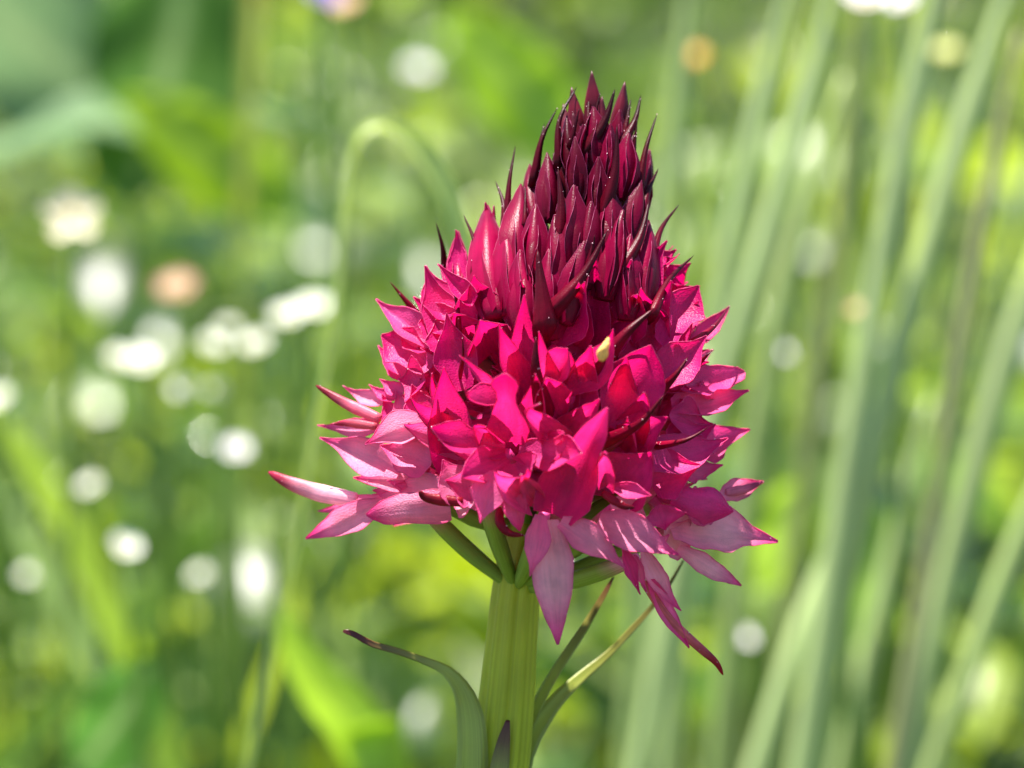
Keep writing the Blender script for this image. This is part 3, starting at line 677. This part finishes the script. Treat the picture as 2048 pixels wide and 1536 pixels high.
for tx, ty, bx, by, wd, bow, dz in BR:
    wd *= .92 if wd < 30 else (.74 if ty < 560 else .95)
    dz *= .3 if ty > 560 else .8
    zt = Zs(tx, ty) * 1.08 + dz + 16; zb = Zs(bx, by) * .88 + dz * .6
    a, b = P(bx, by, zb), P(tx, ty, zt)
    sd = (b - a).cross(VIEW).normalized()
    m = a.lerp(b, .5) + sd * (bow * (b - a).length) + VIEW * .06 * (b - a).length
    red = tab([(160, 0), (450, .35), (700, .5), (900, .5)], ty)
    red = max(red, .95 if ty > 560 else 0)
    cb = mix3((0.08, 0.001, 0.008), (0.30, 0.002, 0.03), red)
    deep = P(bx - (tx - bx) * .2, by - (ty - by) * .2, zb * (.72 if ty < 560 else .6))
    if ty > 560: a = a.lerp(deep, .35)
    ct = mix3((0.025, 0.002, 0.006), (0.11, 0.002, 0.012), red)
    wt = [(0, .7), (.2, .95), (.36, 1), (.5, .8), (.64, .54), (.78, .36), (.9, .22), (.97, .14), (1, .03)]
    part('bract', blade_geo([deep, a, m, b], lambda u: wd * S * 1.05 * tab(wt, u), lambda u: mix3(cb, ct, smooth((u - .35) / .55)),
         (VIEW + RIGHT * rnd(-.3, .3)).normalized(), cup=-.5, nv=6, n=18, thick=.0055), 'bract', root)
BR2 = [ # lower, paler or glossy red bracts as curves (pixels + z)
 ([(760, 838, 80), (690, 806, 40), (632, 771, 10)], 26, (0.7, 0.16, 0.24), (0.22, 0.015, 0.03)),
 ([(752, 853, 110), (700, 846, 80), (667, 848, 60)], 19, (0.55, 0.10, 0.14), (0.45, 0.03, 0.08)),
 ([(712, 1000, 60), (640, 986, 30), (580, 966, 10), (537, 944, -10)], 38, (0.84, 0.46, 0.55), (0.40, 0.03, 0.07)),
 ([(925, 1004, 290), (880, 1000, 285), (850, 994, 285), (838, 982, 290)], 24, (0.30, 0.012, 0.03), (0.14, 0.006, 0.014)),
 ([(1000, 1015, 330), (1000, 1045, 345), (1018, 1066, 350), (1048, 1071, 350)], 20, (0.34, 0.008, 0.03), (0.24, 0.006, 0.02)),
 ([(1205, 985, 370), (1230, 1003, 380), (1250, 1013, 380), (1269, 1015, 375)], 17, (0.34, 0.008, 0.03), (0.12, 0.006, 0.014)),
 ([(1288, 1165, 190), (1340, 1240, 150), (1400, 1296, 130), (1432, 1325, 120), (1446, 1350, 120)], 20, (0.70, 0.16, 0.18), (0.36, 0.01, 0.02)),
 ([(1450, 985, 40), (1490, 978, 20), (1526, 963, 0)], 20, (0.75, 0.2, 0.3), (0.4, 0.05, 0.12)),
]
for pts, wd, cb, ct in BR2:
    part('bract', bract_geo([P(*p) for p in pts], wd * S, cb, ct, flat=.6, prof=[(0, .8), (.3, 1), (.6, .8), (.85, .5), (.96, .3), (1, .1)], n=16), 'bract', root)

# --- tiny papilla beads added as pale glints on tips and margins
bead_pts = []
for o in root.children_recursive:
    if o.type != 'MESH': continue
    nm = o.name.split('.')[0]
    if nm not in ('bract', 'bud', 'tepal'): continue
    n_ = {'bract': 3, 'bud': 1, 'tepal': 1}[nm]
    q = WL.get(o.name)
    if q is None: continue
    vv = o.data.vertices
    for _ in range(n_):
        v = vv[random.randrange(len(vv) // 3, len(vv))]
        bead_pts.append((q + v.co + v.normal * .001 * (1 if v.normal.dot(VIEW) > 0 else -1), rnd(.0012, .0036)))
gs = []
for p, r in bead_pts:
    V = [p + Vector(d) * r for d in ((0, 0, 1), (.94, 0, .33), (-.47, .82, .33), (-.47, -.82, .33), (.47, .82, -.33), (.47, -.82, -.33), (-.94, 0, -.33), (0, 0, -1))]
    F = [(0, 1, 2), (0, 2, 3), (0, 3, 1), (1, 4, 2), (2, 6, 3), (3, 5, 1), (1, 5, 4), (2, 4, 6), (3, 6, 5), (7, 4, 5), (7, 6, 4), (7, 5, 6)]
    gs.append((V, F, [(0.9, .55, .62)] * 8, [(0, 0, 0)] * 8))
pp_ = part('papilla_glints', join(gs), 'bead', root)
pp_['kind'] = 'stuff'

# --- leaves on the stem
LG = (0.40, 0.48, 0.07); MAR = (0.10, 0.012, 0.012)
LEAVES = [
 ([(930, 1720, 50), (936, 1600, 62), (940, 1500, 60), (936, 1430, 55), (922, 1380, 45), (892, 1342, 40), (848, 1321, 40), (790, 1301, 45), (744, 1288, 45), (707, 1268, 50), (686, 1262, 50)],
  [(0, 84), (.3, 58), (.42, 36), (.52, 20), (.62, 14), (.8, 13), (.95, 11), (1, 5)], [(0, 0), (.5, 0), (.66, .55), (.85, 1), (1, 1)], VIEW * .85 + RIGHT * .35),
 ([(1022, 1640, -30), (1040, 1500, -45), (1085, 1395, -60), (1122, 1329, -70), (1171, 1254, -80), (1208, 1191, -85), (1227, 1154, -90)],
  [(0, 60), (.3, 26), (.6, 20), (.85, 12), (1, 4)], [(0, 0), (.45, .1), (.7, .6), (.85, .9), (1, 1)], VIEW - RIGHT * .6),
 ([(1020, 1660, -60), (1046, 1510, -80), (1104, 1414, -100), (1159, 1358, -120), (1215, 1310, -140), (1271, 1251, -150), (1308, 1210, -155), (1341, 1165, -160), (1366, 1120, -160)],
  [(0, 70), (.25, 32), (.5, 15), (.8, 9), (1, 4)], [(0, 0), (.35, .2), (.6, .6), (1, .85)], VIEW - RIGHT * .3),
 ([(985, 1680, 70), (996, 1560, 75), (1006, 1490, 70), (1016, 1440, 68)],
  [(0, 60), (.4, 40), (.75, 24), (1, 8)], [(0, 0), (.45, .45), (.7, .85), (1, 1)], VIEW),
]
for pts, wt, mt, hint in LEAVES:
    part('leaf', blade_geo([P(*p) for p in pts], lambda u: S * tab(wt, u), lambda u: mix3(LG, MAR, tab(mt, u)), hint, cup=.4, thick=.008), 'leaf', root)

# --- yellow pollen fleck stuck on a tepal
zf = Zs(1209, 697) + 118
fl_v, fl_f, fl_t, fl_u = tube(curve([P(1202, 722, zf), P(1206, 703, zf + 3), P(1212, 690, zf + 2), P(1217, 675, zf)], 8),
    lambda u: S * tab([(0, 4), (.2, 10), (.45, 11), (.7, 8), (.85, 3.5), (1, 1.5)], u), 8, lambda u: (0.95, 0.56, 0.14), flat=.4, wob=.25, hint=VIEW)
fk = part('pollen_fleck', (fl_v, fl_f, fl_t, fl_u), 'fleck')
tag(fk, 'tiny yellow plant fleck stuck among the magenta petals', 'fleck')

# ------------------------------------------------------------------ background meadow: single plants one can tell apart
def down_to_ground(p, q):
    """continue the line q->p down to the soil"""
    d = (p - q); 
    if d.z > -1e-3: d.z = -1.0
    d = Vector((d.x * .85, d.y * .5, d.z)).normalized()
    k = (p.z + 0.3 - ground_z(p.x, p.y)) / -d.z
    return p + d * max(k, 0.1)
STALKS = [ # points top->bottom (pixels), distance from camera, width px, colour, label
 ([(1600, -120), (1586, 0), (1500, 290), (1435, 523), (1395, 900)], 23.0, 46, 0, 'pale grey-green grass stalk rising beside the orchid tip'),
 ([(1690, -120), (1671, 0), (1634, 205), (1560, 420), (1494, 560), (1442, 705), (1400, 900)], 22.5, 50, 0, None),
 ([(1690, 150), (1640, 300), (1555, 568), (1510, 842), (1470, 1200)], 23.5, 52, 1, None),
 ([(1890, -120), (1873, 0), (1829, 171), (1791, 342), (1753, 523), (1722, 780), (1692, 979), (1655, 1200), (1600, 1536)], 22.0, 56, 0, None),
 ([(2050, -120), (2010, 0), (1958, 171), (1897, 342), (1846, 523), (1790, 700), (1740, 900), (1690, 1150)], 22.5, 58, 0, None),
 ([(1738, -120), (1733, 0), (1726, 171), (1699, 342), (1668, 513), (1630, 800)], 25.0, 40, 2, None),
 ([(2040, 60), (2010, 205), (1948, 513), (1914, 705), (1887, 910), (1877, 1010), (1847, 1181), (1819, 1318), (1792, 1490)], 21.5, 40, 3, None),
 ([(2110, 400), (2060, 560), (2000, 740), (1965, 876), (1930, 1000), (1880, 1200)], 22.5, 60, 0, None),
 ([(2130, 850), (2060, 1020), (1985, 1200), (1920, 1370), (1862, 1536)], 22.0, 54, 1, None),
 ([(2065, 300), (2035, 430), (1948, 842), (1924, 979), (1890, 1200)], 26.0, 30, 4, None),  # dark green tube standing in for a strip of shadow
 ([(1392, -120), (1381, 0), (1350, 200), (1330, 450)], 24.5, 44, 1, None),
 ([(1860, 800), (1800, 1050), (1740, 1290), (1680, 1536)], 24.5, 46, 0, None),
 ([(1700, 1000), (1640, 1160), (1575, 1330), (1511, 1536)], 22.5, 56, 0, None),
 ([(1345, 900), (1330, 1150), (1300, 1400)], 24.0, 44, 1, None),
 ([(1580, 350), (1545, 600), (1520, 900)], 26.0, 34, 2, None),
]
SC = [(0.44, 0.55, 0.21), (0.37, 0.48, 0.14), (0.22, 0.24, 0.06), (0.33, 0.30, 0.13), (0.06, 0.14, 0.05)]
SGROUP = 'tall grass stalks behind the orchid'
SLAB = ['pale grey-green grass stalk standing next to the tip of the flower head', 'pale grey-green stalk that meets the flower head beside its upper petals', 'mid-green grass stalk rising behind the right-hand petal tips of the orchid', 'longest pale grass stalk, running unbroken down through the stalk cluster', 'pale grass stalk leaning across the longest pale stalk', 'thin olive stalk rising under the pinkish white blossom', 'brownish dry grass stalk standing among the pale green ones', 'pale stalk crossing the dark green shadow strip beside the brownish one', 'mid-green stalk leaning out past the foot of the brownish stalk', 'dark green strip set in as the shadow beside the brownish dry stalk', 'mid-green grass stalk behind the orange-yellow blossom', 'half-hidden pale stalk between the longest pale stalk and the brownish one', 'pale leaning stalk at the foot of the longest pale stalk', 'mid-green stalk behind the long red drooping bract', 'thin olive stalk half hidden among the pale grass stalks']
for k, (pp, d, wpx, ci, lab) in enumerate(STALKS):
    d += 4.0; wpx *= .94
    pts = [Pd(x, y, d + i * .06) for i, (x, y) in enumerate(pp)]
    gp_ = down_to_ground(pts[-1], pts[-2]); p_ = pts[-1]
    ns = max(2, int((gp_ - p_).length / 1.2))
    pts += [p_.lerp(gp_, (j + 1) / ns) for j in range(ns)]
    rs_ = curve(pts[::-1], 160)                                  # even out the spacing, then smooth away kinks
    acc = [0.0]
    for q0, q1 in zip(rs_, rs_[1:]): acc.append(acc[-1] + (q1 - q0).length)
    ev = []
    for j in range(19):
        tq = acc[-1] * j / 18; m_ = min(range(len(acc)), key=lambda a_: abs(acc[a_] - tq)); ev.append(rs_[m_])
    for _ in range(3): ev = [ev[0]] + [(ev[j - 1] + ev[j] * 2 + ev[j + 1]) / 4 for j in range(1, 18)] + [ev[18]]
    pts = ev
    wd = wpx * S * d / D
    col = SC[ci]
    top = mix3(col, (0.40, 0.46, 0.20), .3)
    g_ = tube(curve(pts, 54), lambda u: wd / 2 * tab([(0, 1.15), (.6, 1), (.93, .9), (1, .25)], u), 10, lambda u: mix3(mix3(col, (.2, .3, .05), .3), top, u), ridge=.05, nridge=4)
    base = Vector(pts[0])
    o = part('grass_stalk', g_, 'glaucous', origin=base)
    tag(o, SLAB[k], 'grass stalk', SGROUP)

BL = [ # leaf blades: points base..tip px, distance, width table px, colour, label, cat, hint
 ([(520, 1400), (560, 1230), (595, 1060), (620, 900), (660, 680), (675, 560), (684, 430), (697, 330), (724, 268), (765, 250), (815, 275), (862, 332), (900, 400), (925, 470), (945, 560)],
  22.0, [(0, 12), (.45, 13), (.58, 18), (.7, 30), (.8, 48), (.93, 46), (1, 16)], (0.44, 0.54, 0.12), 'arching yellow-green grass blade bent over beside the flower head', 'grass blade', VIEW * .8 + UP * .5),
 ([(310, 1450), (291, 1387), (257, 1318), (192, 1181), (137, 1061), (90, 990), (20, 880), (-40, 800)], 30.0, [(0, 80), (.5, 74), (.85, 60), (1, 14)], (0.34, 0.48, 0.03), 'wide yellow-green blade leaning away from the orchid among white blossoms', 'grass blade', VIEW * .7 + RIGHT * .5 + UP * .3),
 ([(235, 1450), (212, 1380), (164, 1301), (113, 1198), (34, 1061), (-40, 940)], 31.0, [(0, 66), (.6, 62), (1, 14)], (0.30, 0.42, 0.12), 'paler green blade leaning beside the wide yellow-green one', 'grass blade', VIEW * .7 + RIGHT * .5 + UP * .3),
 ([(800, 1700), (760, 1540), (700, 1440), (640, 1370), (590, 1290), (560, 1200)], 25.0, [(0, 90), (.3, 120), (.6, 110), (.85, 60), (1, 8)], (0.36, 0.55, 0.02), 'bright lime-green leaf blade below the curled stem leaf', 'leaf', VIEW + UP * .3),
 ([(300, 1220), (342, 1181), (385, 1090), (421, 1010), (450, 900)], 34.0, [(0, 60), (.5, 60), (1, 12)], (0.22, 0.36, 0.04), 'short upright green blade among the left meadow leaves', 'grass blade', VIEW),
 ([(480, 620), (485, 420), (492, 250), (500, 120), (506, 20), (508, -60)], 36.0, [(0, 14), (.5, 26), (.8, 40), (1, 12)], (0.48, 0.50, 0.08), 'yellowish upright stalk with an orange tip beside the broad dark leaf', 'grass stalk', VIEW),
]
for pp, d, wt, col, lab, cat, hint in BL:
    pts = [Pd(x, y, d + .03 * i) for i, (x, y) in enumerate(pp)]
    g0 = down_to_ground(pts[0], pts[1])
    pts = [g0] + pts
    g_ = sheet_geo(pts, lambda u: S * d / D * tab(wt, u), lambda u: mix3(col, (0.55, 0.24, 0.04), smooth((u - .84) / .1)) if 'orange' in lab else col, hint, cup=.35, n=44)
    o = part('sedge_plant' if cat != 'leaf' else 'meadow_herb', g_, 'leaf', origin=g0)
    tag(o, lab, cat)

# broad leaves, upper left and lower left
def broad_leaf(name, c, u_dir, v_dir, ln, wd, col, label, dish=.15):
    n = u_dir.cross(v_dir).normalized()
    V, F, T, U = [], [], [], []
    nu, nv = 16, 10
    for i in range(nu + 1):
        u = i / nu; hw = wd / 2 * tab([(0, .12), (.12, .6), (.35, .98), (.55, 1), (.78, .7), (.93, .3), (1, .03)], u)
        for j in range(nv + 1):
            v = -1 + 2 * j / nv
            z = dish * hw * v * v - 0.25 * ln * (u - .5) ** 2 + .03 * ln * math.sin(14 * u + 3 * abs(v)) * abs(v)
            V.append(c + u_dir * (ln * (u - .5)) + v_dir * (v * hw) + n * z); T.append(mix3(col, (0.4, .5, .2), .5 * math.exp(-(v / .06) ** 2))); U.append((u * 3, v * 2, 0))
    for i in range(nu):
        for j in range(nv):
            F.append((i * (nv + 1) + j, i * (nv + 1) + j + 1, (i + 1) * (nv + 1) + j + 1, (i + 1) * (nv + 1) + j))
    base = V[nv // 2]
    gp = Vector((base.x, base.y + .5, ground_z(base.x, base.y) - .3))
    root_ = thing(name, gp, label, 'leaf')
    part('leaf_blade', (V, F, T, U), 'broad', root_, origin=base)
    part('leaf_stalk', tube(curve([gp, gp.lerp(base, .6) + Vector((.2, .3, 0)), base + u_dir * .02], 12), lambda u: .09, 7, lambda u: (.2, .3, .06)), 'stem', root_)
broad_leaf('broad_leaf', Pd(120, 130, 44), (RIGHT * .75 - UP * .62 + FWD * .25).normalized(), (RIGHT * .6 + UP * .6 + FWD * .6).normalized(), 4.6, 2.4, (0.16, 0.26, 0.10), 'glossy broad leaf with pale sheen rising at the meadow edge', .1)
broad_leaf('broad_leaf', Pd(345, 90, 40), (UP * .95 + RIGHT * .2).normalized(), (RIGHT * .9 - FWD * .42).normalized(), 3.6, 2.3, (0.07, 0.16, 0.02), 'large dark green broad leaf standing upright behind the grass', .12)
broad_leaf('broad_leaf', Pd(420, 310, 38), (UP * .6 - RIGHT * .8).normalized(), (RIGHT * .6 + UP * .6 - FWD * .2).normalized(), 2.2, 1.0, (0.30, 0.46, 0.02), 'small lime-green leaf under the broad dark one', .1)
broad_leaf('broad_leaf', Pd(260, 235, 40), (RIGHT * .97 + UP * .1 + FWD * .1).normalized(), (FWD * .85 + UP * .3).normalized(), 3.8, 1.5, (0.13, 0.22, 0.10), 'pale sheened leaf lying flat below the dark broad leaf', .1)
broad_leaf('broad_leaf', Pd(235, 1440, 28), (UP * .75 + RIGHT * .5).normalized(), (RIGHT * .7 - UP * .5 - FWD * .4).normalized(), 1.2, .75, (0.07, 0.19, 0.02), 'dark green oval leaf low among the left meadow leaves', .1)
broad_leaf('broad_leaf', Pd(1030, 170, 40), (UP * .7 - RIGHT * .6).normalized(), (RIGHT * .7 + UP * .5 - FWD * .3).normalized(), 2.2, 1.1, (0.32, 0.50, 0.03), 'bright lime-green leaf beyond the tip of the flower head', .1)
broad_leaf('broad_leaf', Pd(1570, 1060, 30), (UP * .8 + RIGHT * .3).normalized(), (RIGHT * .8 - UP * .3 - FWD * .3).normalized(), 1.1, .55, (0.34, 0.52, 0.03), 'small lime leaf between grass stalks beside the lowest petals', .1)
broad_leaf('broad_leaf', Pd(1740, 1150, 30), (UP * .9 + RIGHT * .1).normalized(), (RIGHT * .9 - FWD * .3).normalized(), 1.2, .5, (0.24, 0.44, 0.02), 'upright green leaf between the stalks near the brownish one', .1)

# small blossoms
def blossom(px, py, d, size, col, label, cat, group, petals=5, centre=(0.7, 0.6, 0.15), face=None, name='white_blossom', elong=1.0):
    c = Pd(px, py, d)
    r = size * S * d / D / 2 * (.8 if name == 'white_blossom' else 1)
    n = face or (VIEW * .55 + UP * .8 + RIGHT * rnd(-.4, .4)).normalized()
    gp = Vector((c.x + rnd(-.8, .8), c.y + rnd(.1, .8), ground_z(c.x, c.y) - .3))
    ro = thing(name, gp, label, cat, group)
    part('stalk', tube(curve([gp, gp.lerp(c, .55) + Vector((rnd(-.2, .2), .2, .3)), c - n * .02], 14), lambda u: .035, 6, lambda u: (.22, .34, .06)), 'stem', ro)
    x = n.cross(Vector((.2, .3, .9))).normalized(); y = n.cross(x)
    for k in range(petals):
        a = 2 * math.pi * k / petals + rnd(-.1, .1)
        dd = x * math.cos(a) + y * math.sin(a)
        b = c + dd * r * .12; t = c + dd * r * elong * rnd(.9, 1.08) + n * r * .28
        part('petal', tepal_geo(b, t, r * 1.05, n, lambda u, v: col, bend=.08, cup=.15, nu=7, nv=4, rim=0, prof=[(0, .4), (.3, .85), (.6, 1), (.85, .8), (1, .35)]), 'blossom', ro)
    part('centre', tube([c, c + n * r * .12, c + n * r * .22], lambda u: r * tab([(0, .24), (.5, .22), (1, .08)], u), 8, lambda u: centre), 'blossom', ro)
WH = (0.82, 0.82, 0.72)
wl_, wg = 'small white five-petalled blossom on a thin stalk in the meadow', 'small white meadow blossoms'
for px, py, d, s_ in [(235, 718, 31, 70), (275, 722, 31, 92), (625, 615, 30, 84), (575, 632, 30.5, 76), (512, 688, 31, 72), (425, 690, 32, 66), (455, 655, 33, 50), (368, 780, 31, 70), (428, 782, 32, 50),
                      (250, 1095, 27, 84), (180, 972, 31, 56), (-5, 800, 30, 80), (400, 1150, 32, 50), (60, 1150, 33, 50)]:
    lb = {625: 'bright white blossom beside the stem of the arching grass blade', 575: 'white blossom touching the one beside the arching grass stem',
          250: 'cream-white blossom standing alone above the leaning yellow-green blade', 235: 'smaller white blossom of the bright touching pair', 275: 'largest bright white blossom of the touching pair'}.get(px, wl_)
    blossom(px, py, d, s_, WH, lb, 'blossom', wg)
lg = 'pale lilac-white blossoms'
for px, py, d, s_ in [(470, 900, 30, 62), (1735, -2, 27, 90), (1805, 6, 27, 66), (1485, 1275, 30, 50), (835, 140, 42, 60), (1560, 705, 32, 44)]:
    lb = {1735: 'pinkish white blossom on top of the thin olive stalk', 1805: 'small lilac blossom beside the pinkish white one'}.get(px, 'pale lilac-white blossom on a thin meadow stalk')
    blossom(px, py, d, s_, (0.80, 0.70, 0.74) if px == 1735 else (0.78, 0.74, 0.80), lb, 'blossom', lg, name='lilac_blossom')
blossom(355, 577, 31, 84, (0.52, 0.30, 0.19), 'peach-coloured blossom above the white blossoms', 'blossom', None, name='peach_blossom')
blossom(640, -8, 30, 80, (0.13, 0.07, 0.45), 'deep violet blossom at the far side of the meadow', 'blossom', None, name='violet_blossom', centre=(.5, .4, .1))
blossom(1387, 115, 33, 56, (0.75, 0.38, 0.05), 'orange-yellow blossom behind the grass stalks', 'blossom', None, name='orange_blossom')
blossom(1890, 105, 32, 62, (0.66, 0.68, 0.24), 'pale yellow blossom between the tall stalks', 'blossom', None, name='yellow_blossom')
blossom(145, 430, 27, 84, (0.70, 0.62, 0.42), 'cream withered blossom beside the left meadow leaves', 'blossom', None, name='cream_blossom', elong=1.5, face=(VIEW * .9 + UP * .3).normalized())
blossom(690, 10, 31, 60, (0.70, 0.42, 0.25), 'small apricot blossom beside the violet one', 'blossom', None, name='apricot_blossom')
blossom(1715, 620, 27, 44, (0.45, 0.28, 0.16), 'brown withered blossom against a pale grass stalk', 'blossom', None, name='withered_blossom')

# ------------------------------------------------------------------ background meadow: uncountable mass
def scatter_leaves(name, N, dmin, dmax, hmin, hmax, lmin, lmax, asp, cols, label, cat, droop=.2, upr=(0.0, 1.2), dpow=1.0, wide=.46, clump=0):
    nu = 5
    prof = np.array([.15, .8, 1.0, .8, .35, .02]) if asp > .2 else np.array([.8, 1, .9, .7, .4, .03])
    d = dmin + (dmax - dmin) * rng.random(N) ** dpow
    x = (rng.random(N) * 2 - 1) * d * wide
    if clump:
        nc = max(1, N // clump); ci = rng.integers(0, nc, N); sp = rng.random(nc) * 1.3 + .5
        d = d[ci] + rng.normal(0, 1.6, N) * sp[ci]; x = x[ci] + rng.normal(0, 1.6, N) * sp[ci]
    y = CAM.y + d * math.cos(PITCH)
    gz = np.array([min(ground_z(a, b), 400) for a, b in zip(x, y)])
    h = hmin + (hmax - hmin) * rng.random(N)
    if clump: h = hmin + (h - hmin) * (0.45 + .75 * rng.random(nc))[ci]
    z = gz + h
    ln = lmin + (lmax - lmin) * rng.random(N)
    az = rng.random(N) * 2 * np.pi
    el = upr[0] + (upr[1] - upr[0]) * rng.random(N)
    u = np.stack([np.cos(az) * np.cos(el), np.sin(az) * np.cos(el), np.sin(el)], 1)
    ref = np.tile(np.array([0, 0, 1.0]), (N, 1)) + rng.normal(0, .35, (N, 3))
    v = np.cross(u, ref); v /= np.linalg.norm(v, axis=1, keepdims=True) + 1e-9
    n = np.cross(v, u)
    c = np.stack([x, y, z], 1)
    co = np.zeros((N, nu + 1, 3, 3))
    for i in range(nu + 1):
        t = i / nu
        ctr = c + u * (ln * t)[:, None] - np.array([0, 0, 1.0]) * (droop * ln * t * t)[:, None]
        for j, s_ in enumerate((-1, 0, 1)):
            co[:, i, j] = ctr + v * (s_ * prof[i] * asp * ln / 2)[:, None] + n * ((.12 * abs(s_)) * prof[i] * asp * ln)[:, None]
    V = co.reshape(-1, 3)
    W = (nu + 1) * 3
    q = []
    for i in range(nu):
        for j in range(2):
            q.append((i * 3 + j, i * 3 + j + 1, (i + 1) * 3 + j + 1, (i + 1) * 3 + j))
    q = np.array(q)
    Fq = (np.arange(N)[:, None, None] * W + q[None]).reshape(-1)
    nf = N * len(q)
    me = bpy.data.meshes.new(name)
    me.vertices.add(len(V)); me.vertices.foreach_set('co', V.astype(np.float32).ravel())
    me.loops.add(nf * 4); me.loops.foreach_set('vertex_index', Fq.astype(np.int32))
    me.polygons.add(nf); me.polygons.foreach_set('loop_start', np.arange(0, nf * 4, 4, dtype=np.int32))
    me.polygons.foreach_set('use_smooth', np.ones(nf, dtype=bool))
    me.update(calc_edges=True)
    cols = np.array(cols); kk = rng.integers(0, len(cols), nc)[ci] if clump else rng.integers(0, len(cols), N); ci = np.where(rng.random(N) < .6, kk, rng.integers(0, len(cols), N))
    cc = cols[ci] * (0.75 + .5 * rng.random((N, 1)))
    T = np.concatenate([np.repeat(cc, W, axis=0), np.ones((N * W, 1))], 1)
    a = me.attributes.new('tint', 'FLOAT_COLOR', 'POINT'); a.data.foreach_set('color', T.astype(np.float32).ravel())
    uv = np.tile(np.array([(i / nu * 2, j - 1, 0) for i in range(nu + 1) for j in range(3)]), (N, 1))
    uv[:, 2] = np.repeat(rng.random(N) * 9, W)
    a = me.attributes.new('uvw', 'FLOAT_VECTOR', 'POINT'); a.data.foreach_set('vector', uv.astype(np.float32).ravel())
    me.materials.append(M['meadow'])
    o = bpy.data.objects.new(name, me); C.objects.link(o)
    tag(o, label, cat, kind='stuff')
GR = [(0.10, 0.19, 0.015), (0.20, 0.30, 0.012), (0.36, 0.45, 0.012), (0.05, 0.11, 0.018), (0.12, 0.20, 0.03), (0.24, 0.33, 0.02), (0.28, 0.38, 0.11), (0.03, 0.07, 0.012), (0.04, 0.10, 0.012)]
scatter_leaves('meadow_leaves', 8200, 38, 150, 0.5, 9.0, .9, 2.4, .55, GR, 'mass of small green meadow leaves covering the slope', 'foliage', droop=.25, upr=(-.3, 1.0), clump=34)
scatter_leaves('meadow_leaves', 4000, 28, 60, 0.0, 6.5, .5, 1.3, .6, GR, 'lower storey of small clover-like leaves nearer the orchid', 'foliage', droop=.25, upr=(-.3, .9), clump=22)
scatter_leaves('meadow_grass', 2400, 26, 130, -.3, 3.0, 6, 12, .03, GR + [(0.25, 0.33, 0.12)], 'thin green grass blades growing through the meadow leaves', 'grass', droop=.35, upr=(.9, 1.5))
scatter_leaves('distant_meadow', 12500, 150, 520, 0, 14.0, 3, 7, .5, GR, 'distant leafy slope closing the meadow behind', 'foliage', droop=.2, upr=(-.2, 1.1), clump=40)
M['meadow'] = plant_material('glint_leaf_skin', 0.45, 0.16, 0.6, bump=0.05, bscale=8, vein=0.1, vscale=(0.8, 6), mottle=0.1, mscale=1.0)  # glossy skin for the tiny leaves added to make sparkles
scatter_leaves('meadow_glint_leaves', 6400, 34, 110, 1.0, 9.5, .22, .6, .55, GR, 'tiny glossy leaves added for glints among the larger meadow leaves', 'foliage', droop=.1, upr=(-.4, .9), clump=14)
scatter_leaves('turf', 2500, 4, 30, -.3, .8, 2, 5, .05, GR, 'short turf round the foot of the orchid', 'grass', droop=.4, upr=(.4, 1.3), wide=.8)
